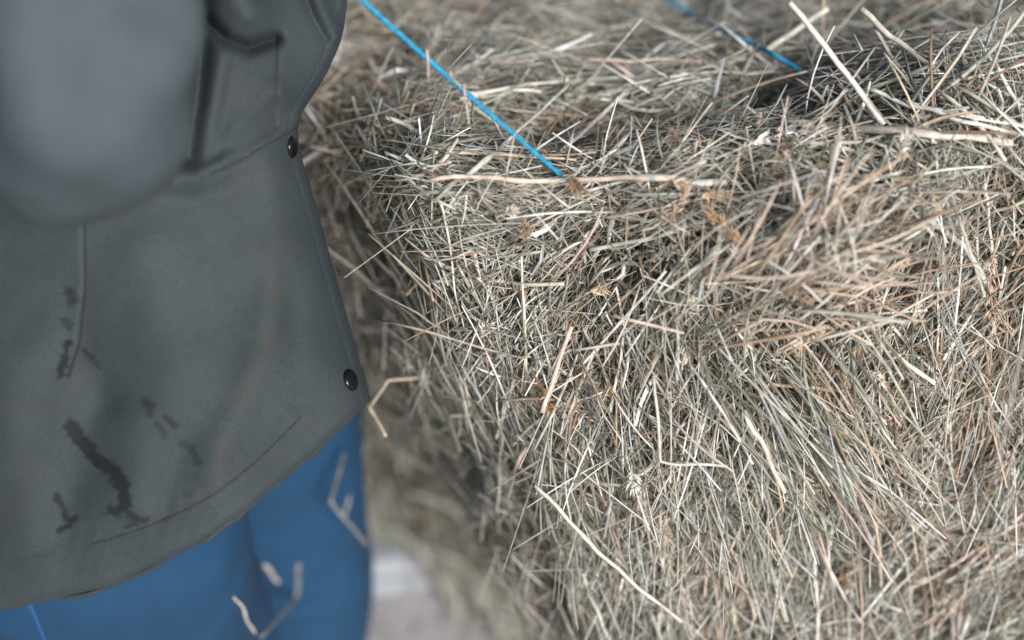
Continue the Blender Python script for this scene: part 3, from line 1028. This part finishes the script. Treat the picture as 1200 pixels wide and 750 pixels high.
scuff([(97, 260), (100, 340), (96, 400), (84, 440)], 5, .8)
scuff([(100, 440), (60, 470), (20, 480)], 20, .25)
scuff([(240, 120), (300, 120), (325, 150), (300, 100)], 30, .4)
scuff([(120, 250), (180, 222), (225, 185)], 9, .7)
scuff([(268, 60), (262, 120)], 8, .4)
scuff([(290, 185), (270, 240), (300, 300)], 12, .35)
scuff([(200, 600), (350, 500), (400, 480)], 25, .18)
scuff([(40, 520), (20, 600)], 25, .2)

front = at(JX, JY, D)                                    # NR, NC, 3
# the rest of the garment: round the back to under the front flap
NB = 60
Lp = front[:, -1]; Rp = front[:, 0]
back = []
for j in range(1, NB + 1):
    f = j / NB
    a = math.pi * f
    c = (Lp + Rp) / 2; h_ = (Lp - Rp) / 2
    p = c + h_ * math.cos(a) * (1 + .0 * f)
    p = p + np.array([0, 1, .15]) * (.27 * math.sin(a) ** .8 if math.sin(a) > 0 else 0)
    p = p + np.array([-.11, 0, 0]) * math.sin(a)
    p = p + np.array([-.012, .016, 0]) * smooth(f, .6, 1.)
    p = p + np.array([0, 0, .07]) * smooth(np.sin(a), 0, .25) * smooth(ti[:, 0], .5, 1)[:, None]
    back.append(p)
back = np.stack(back, 1)
ring = np.concatenate([front, back], 1)
# upward to the shoulders and the collar
ext = []
top = ring[0]; cen = (top.max(0) + top.min(0)) / 2
for k in range(1, 25):
    f = k / 24
    z = top[:, 2] * (1 - f) + 1.50 * f if False else top[:, 2] + (1.47 - top[:, 2]) * f
    sc = np.cos(min(1, f) * math.pi / 2) ** .55 * .72 + .28 if f < 1 else .28
    cc = cen * (1 - f) + np.array([-.285, .985, 0]) * f
    p = np.empty_like(top)
    p[:, 0] = cc[0] + (top[:, 0] - cen[0]) * sc
    p[:, 1] = cc[1] + (top[:, 1] - cen[1]) * (math.cos(f ** 3 * math.pi / 2) * .65 + .35) * (1 + .25 * math.sin(math.pi * f))
    p[:, 2] = z
    ext.append(p)
ext = np.stack(ext[::-1], 0)
allr = np.concatenate([ext, ring], 0)
ne = ext.shape[0]; ncols = allr.shape[1]
pad = lambda A: np.concatenate([np.zeros((ne, ncols)), np.concatenate([A, np.zeros((NR, NB))], 1)], 0).ravel()
Qj = grid_quads(allr.shape[0], ncols)
jacket = mesh_np('jacket', allr.reshape(-1, 3), Qj, M_JACKET, attrs={'stain': pad(stain), 'wear': pad(np.clip(wear, 0, 1))}, parent=person)
sol = jacket.modifiers.new('cloth', 'SOLIDIFY'); sol.thickness = .0028; sol.offset = 0
tag(jacket, 'waxed cotton jacket with dark wet stains near the hem')


def jpos(px, py, lift=0.0):
    """point of the jacket front at a photo pixel"""
    i = np.argmin((JX - px) ** 2 + (JY - py) ** 2)
    r_, c_ = divmod(int(i), NC)
    p = front[r_, c_]
    a = front[min(r_ + 3, NR - 1), c_] - front[max(r_ - 3, 0), c_]
    b_ = front[r_, min(c_ + 3, NC - 1)] - front[r_, max(c_ - 3, 0)]
    nn = norm(np.cross(a, b_))
    if nn @ (EYE - p) < 0: nn = -nn
    return p + nn * lift, nn


# snap buttons
for (x, y, rr, squash) in ((340, 172, .0084, .62), (409, 446, .0084, 1.0)):
    p, nn = jpos(x, y, .0018)
    if squash < 1: nn = norm(nn + AX_R * .75)
    bm = bmesh.new()
    prof = [(0, .0032), (.35, .0031), (.62, .0026), (.82, .0020), (.93, .0011), (1.0, .0002), (1.0, -.0006)]
    ns = 28; rings_ = []
    c0 = bm.verts.new((0, 0, prof[0][1]))
    for (rf, z) in prof[1:]:
        rings_.append([bm.verts.new((rr * rf * math.cos(a), rr * rf * math.sin(a), z)) for a in np.linspace(0, 2 * math.pi, ns, endpoint=False)])
    for j in range(ns): bm.faces.new((c0, rings_[0][j], rings_[0][(j + 1) % ns]))
    for A, B in zip(rings_[:-1], rings_[1:]):
        for j in range(ns): bm.faces.new((A[j], B[j], B[(j + 1) % ns], A[(j + 1) % ns]))
    me = bpy.data.meshes.new('snap_button'); bm.to_mesh(me); bm.free(); me.materials.append(M_SNAP)
    for pl in me.polygons: pl.use_smooth = True
    o = bpy.data.objects.new('snap_button', me); C.objects.link(o)
    q_ = Vector(nn).to_track_quat('Z', 'Y')
    o.matrix_world = Matrix.Translation(Vector(p)) @ q_.to_matrix().to_4x4()
    o.parent = jacket

# hem stitching
s = Soup()
hp_ = catmull(hs, 400)
acc = 0
for i in range(0, 285, 3):
    a, _ = jpos(*hp_[i], .0018); b_, _ = jpos(*hp_[min(399, i + 2)], .0018)
    s.tube(np.array([a, (a + b_) / 2 + (EYE - a) * .0005, b_]), .00030, 5)
s.build('stitching', M_THREAD, jacket)
s = Soup()
st2 = catmull([(350, 146), (318, 165), (290, 181), (245, 203)], 90)
for i in range(0, 88, 3):
    a, _ = jpos(*st2[i], .0018); b_, _ = jpos(*st2[i + 2], .0018)
    s.tube(np.array([a, (a + b_) / 2, b_]), .00035, 5)
s.build('stitching', M_THREAD, jacket)

# sleeve of the near arm: down to the elbow, then back up behind
def sleeve(pts, rads, name, n=150, nseg=120, seed=3, squash=1.0, hint=(1, 0, 0)):
    path = catmull(pts, n); rr = np.interp(np.linspace(0, 1, n), np.linspace(0, 1, len(rads)), rads)
    T = norm(np.gradient(path, axis=0))
    h = np.array(hint, float)
    E1 = norm(h - (T @ h)[:, None] * T); E2 = norm(np.cross(T, E1))
    a = np.linspace(0, 2 * math.pi, nseg, endpoint=False)
    V = path[:, None] + rr[:, None, None] * (np.cos(a)[None, :, None] * E1[:, None] + squash * np.sin(a)[None, :, None] * E2[:, None])
    F = V.reshape(-1, 3)
    nrm = norm(F - np.repeat(path, nseg, 0))
    d = Noise(seed, .11)(F) * .0055 + Noise(seed + 1, .05)(F * np.array([1, 1, .6])) * .0012
    F = F + nrm * d[:, None]
    o = mesh_np(name, F, grid_quads(n, nseg, True), M_SLEEVE_LIT, parent=jacket)
    md = o.modifiers.new('cloth', 'SOLIDIFY'); md.thickness = .002; md.offset = 0
    return o


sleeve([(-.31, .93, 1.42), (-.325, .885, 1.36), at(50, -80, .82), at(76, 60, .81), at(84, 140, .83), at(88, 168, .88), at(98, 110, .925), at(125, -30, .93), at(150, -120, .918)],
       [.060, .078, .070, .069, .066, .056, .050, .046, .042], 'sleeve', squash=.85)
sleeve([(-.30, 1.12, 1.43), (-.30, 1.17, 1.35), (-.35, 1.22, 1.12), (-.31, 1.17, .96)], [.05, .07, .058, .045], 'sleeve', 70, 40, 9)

# ---- trousers: one garment, two legs
def leg_grid(cx, cy, r0, zt=.80, zb=.10, n=150, nseg=150, lean=(0, 0), seed=1, flatx=1.0):
    z = np.linspace(zt, zb, n); f = (zt - z) / (zt - zb); rc = np.random.default_rng(seed)
    X = cx + lean[0] * f; Y = cy + lean[1] * f
    rr = r0 * (1.06 - .10 * f - .16 * smooth(f, .55, 1))
    a = np.linspace(0, 2 * math.pi, nseg, endpoint=False)
    P = np.stack([X[:, None] + rr[:, None] * np.cos(a)[None] * flatx, Y[:, None] + rr[:, None] * np.sin(a)[None], np.repeat(z[:, None], nseg, 1)], -1)
    P[:, :, :2] = np.array([-.31, 1.0]) + (P[:, :, :2] - np.array([-.31, 1.0])) * (1 - .32 * smooth(z, .60, .78))[:, None, None]
    F = P.reshape(-1, 3)
    nrm = np.stack([np.tile(np.cos(a), n), np.tile(np.sin(a), n), np.zeros(n * nseg)], -1)
    d = Noise(seed, .20)(F * np.array([1, 1, .8])) * .0030 + Noise(seed + 3, .07)(F * np.array([.6, .6, 1.4])) * .0008
    for k in range(9):                                     # slanting creases round the leg
        z0 = .62 - k * .055 + rc.uniform(-.015, .015); sl = rc.uniform(-.05, .05); a0 = rc.uniform(-2.6, -.4); w_ = rc.uniform(.4, .9)
        aa = np.tile(a, n); zz = F[:, 2] - z0 - sl * np.sin(aa - a0)
        d = d + rc.uniform(.0015, .0035) * np.exp(-(zz / .007) ** 2) * np.exp(-((aa - (a0 % 6.283)) / w_) ** 2)
    return F + nrm * d[:, None], n, nseg


F1, n1, s1 = leg_grid(-.376, .915, .116, lean=(.050, -.01), seed=60, flatx=1.06)
F2, n2, s2 = leg_grid(-.263, 1.12, .106, lean=(-.0, .03), seed=70)
V = np.vstack([F1, F2]); Q = np.vstack([grid_quads(n1, s1, True), grid_quads(n2, s2, True) + len(F1)])
# seat section joining the legs, under the jacket
ns_ = 150; rows = []
for k in range(20):
    z = .76 + .17 * k / 19
    a = np.linspace(0, 2 * math.pi, ns_, endpoint=False)
    rows.append(np.stack([-.305 + .105 * np.cos(a), 1.04 + .13 * np.sin(a), np.full(ns_, z)], -1))
base = len(V)
V = np.vstack([V, np.vstack(rows)]); Q = np.vstack([Q, grid_quads(20, ns_, True)[:, ::-1] + base])
trousers = mesh_np('trousers', V, Q, M_JEANS, parent=person)
tag(trousers, 'bright blue trousers')
# outer seam of the near leg: lighter double line of stitching
BV2 = BVHTree.FromPolygons([tuple(v) for v in V], [tuple(int(i) for i in f) for f in Q])
def leg_hit(px, py):
    d = at(px, py, 1.0) - EYE; L = np.linalg.norm(d)
    loc, nn, i, dist = BV2.ray_cast(Vector(EYE), Vector(d / L))
    return dist / L if loc is not None else 1.2
s = Soup()
sp_ = catmull([(26, 690), (38, 716), (47, 738), (56, 762), (62, 800)], 120)
P_ = np.array([at(x, y, leg_hit(x, y) - .0012) for x, y in sp_])
s.tube(P_, .0018, 8, flat=.35)
sd_ = s.build('seam', noise_mat('seam_cloth', (.004, .055, .15), (.007, .065, .18), 200, .8), trousers)
s = Soup()
for sx_ in (-3.6, 3.6):
    for i in range(0, 117, 4):
        a, b_ = sp_[i], sp_[i + 2]
        pa = at(a[0] + sx_, a[1], leg_hit(a[0] + sx_, a[1]) - .0022); pb = at(b_[0] + sx_, b_[1], leg_hit(b_[0] + sx_, b_[1]) - .0022)
        s.tube(np.array([pa, (pa + pb) / 2, pb]), .0006, 5)
s.build('stitching', M_SEAM, trousers)

# boots
for (bx, by) in ((-.348, .905), (-.258, 1.13)):
    bm = bmesh.new()
    secs = [(-.085, .035, .05), (-.06, .045, .075), (0, .05, .10), (.05, .047, .075), (.11, .05, .055), (.16, .045, .045), (.185, .03, .03)]
    rg = []
    for (x, wy, hz) in secs:
        rg.append([bm.verts.new((bx + x, by + wy * math.cos(a), max(.0, hz * .5 + hz * .55 * math.sin(a)))) for a in np.linspace(0, 2 * math.pi, 20, endpoint=False)])
    for A, B in zip(rg[:-1], rg[1:]):
        for j in range(20): bm.faces.new((A[j], A[(j + 1) % 20], B[(j + 1) % 20], B[j]))
    bm.faces.new(rg[0][::-1]); bm.faces.new(rg[-1])
    sh_ = []
    for z in (.05, .12, .2):
        sh_.append([bm.verts.new((bx - .01 + .062 * math.cos(a), by + .056 * math.sin(a), z)) for a in np.linspace(0, 2 * math.pi, 24, endpoint=False)])
    for A, B in zip(sh_[:-1], sh_[1:]):
        for j in range(24): bm.faces.new((A[j], A[(j + 1) % 24], B[(j + 1) % 24], B[j]))
    me = bpy.data.meshes.new('boot'); bm.to_mesh(me); bm.free(); me.materials.append(M_BOOT)
    for pl in me.polygons: pl.use_smooth = True
    o = bpy.data.objects.new('boot', me); C.objects.link(o); o.parent = person

# straws clinging to the trousers
for pts, w_, col, lab in [
    ([(350, 660), (348, 700), (306, 746)], 3.0, (.20, .22, .23), 'blurred grey elbow-shaped straw clinging to the far trouser leg'),
    ([(308, 663), (315, 670), (326, 684)], 2.6, (.36, .32, .32), 'short blurred rosy straw on the far trouser leg'),
    ([(274, 699), (284, 716), (290, 730), (300, 742)], 1.4, PALE, 'thin curved white straw on the near trouser leg by the gap between the legs')]:
    path = np.array([at(x, y, leg_hit(x, y) - .006) for x, y in pts])
    dm = leg_hit(*pts[1])
    o = straw_mesh('straw', path, w_ / FPX * dm, col, flat=.4)
    tag(o, lab, 'straw', 'straws on the trousers')

bpy.context.view_layer.update()
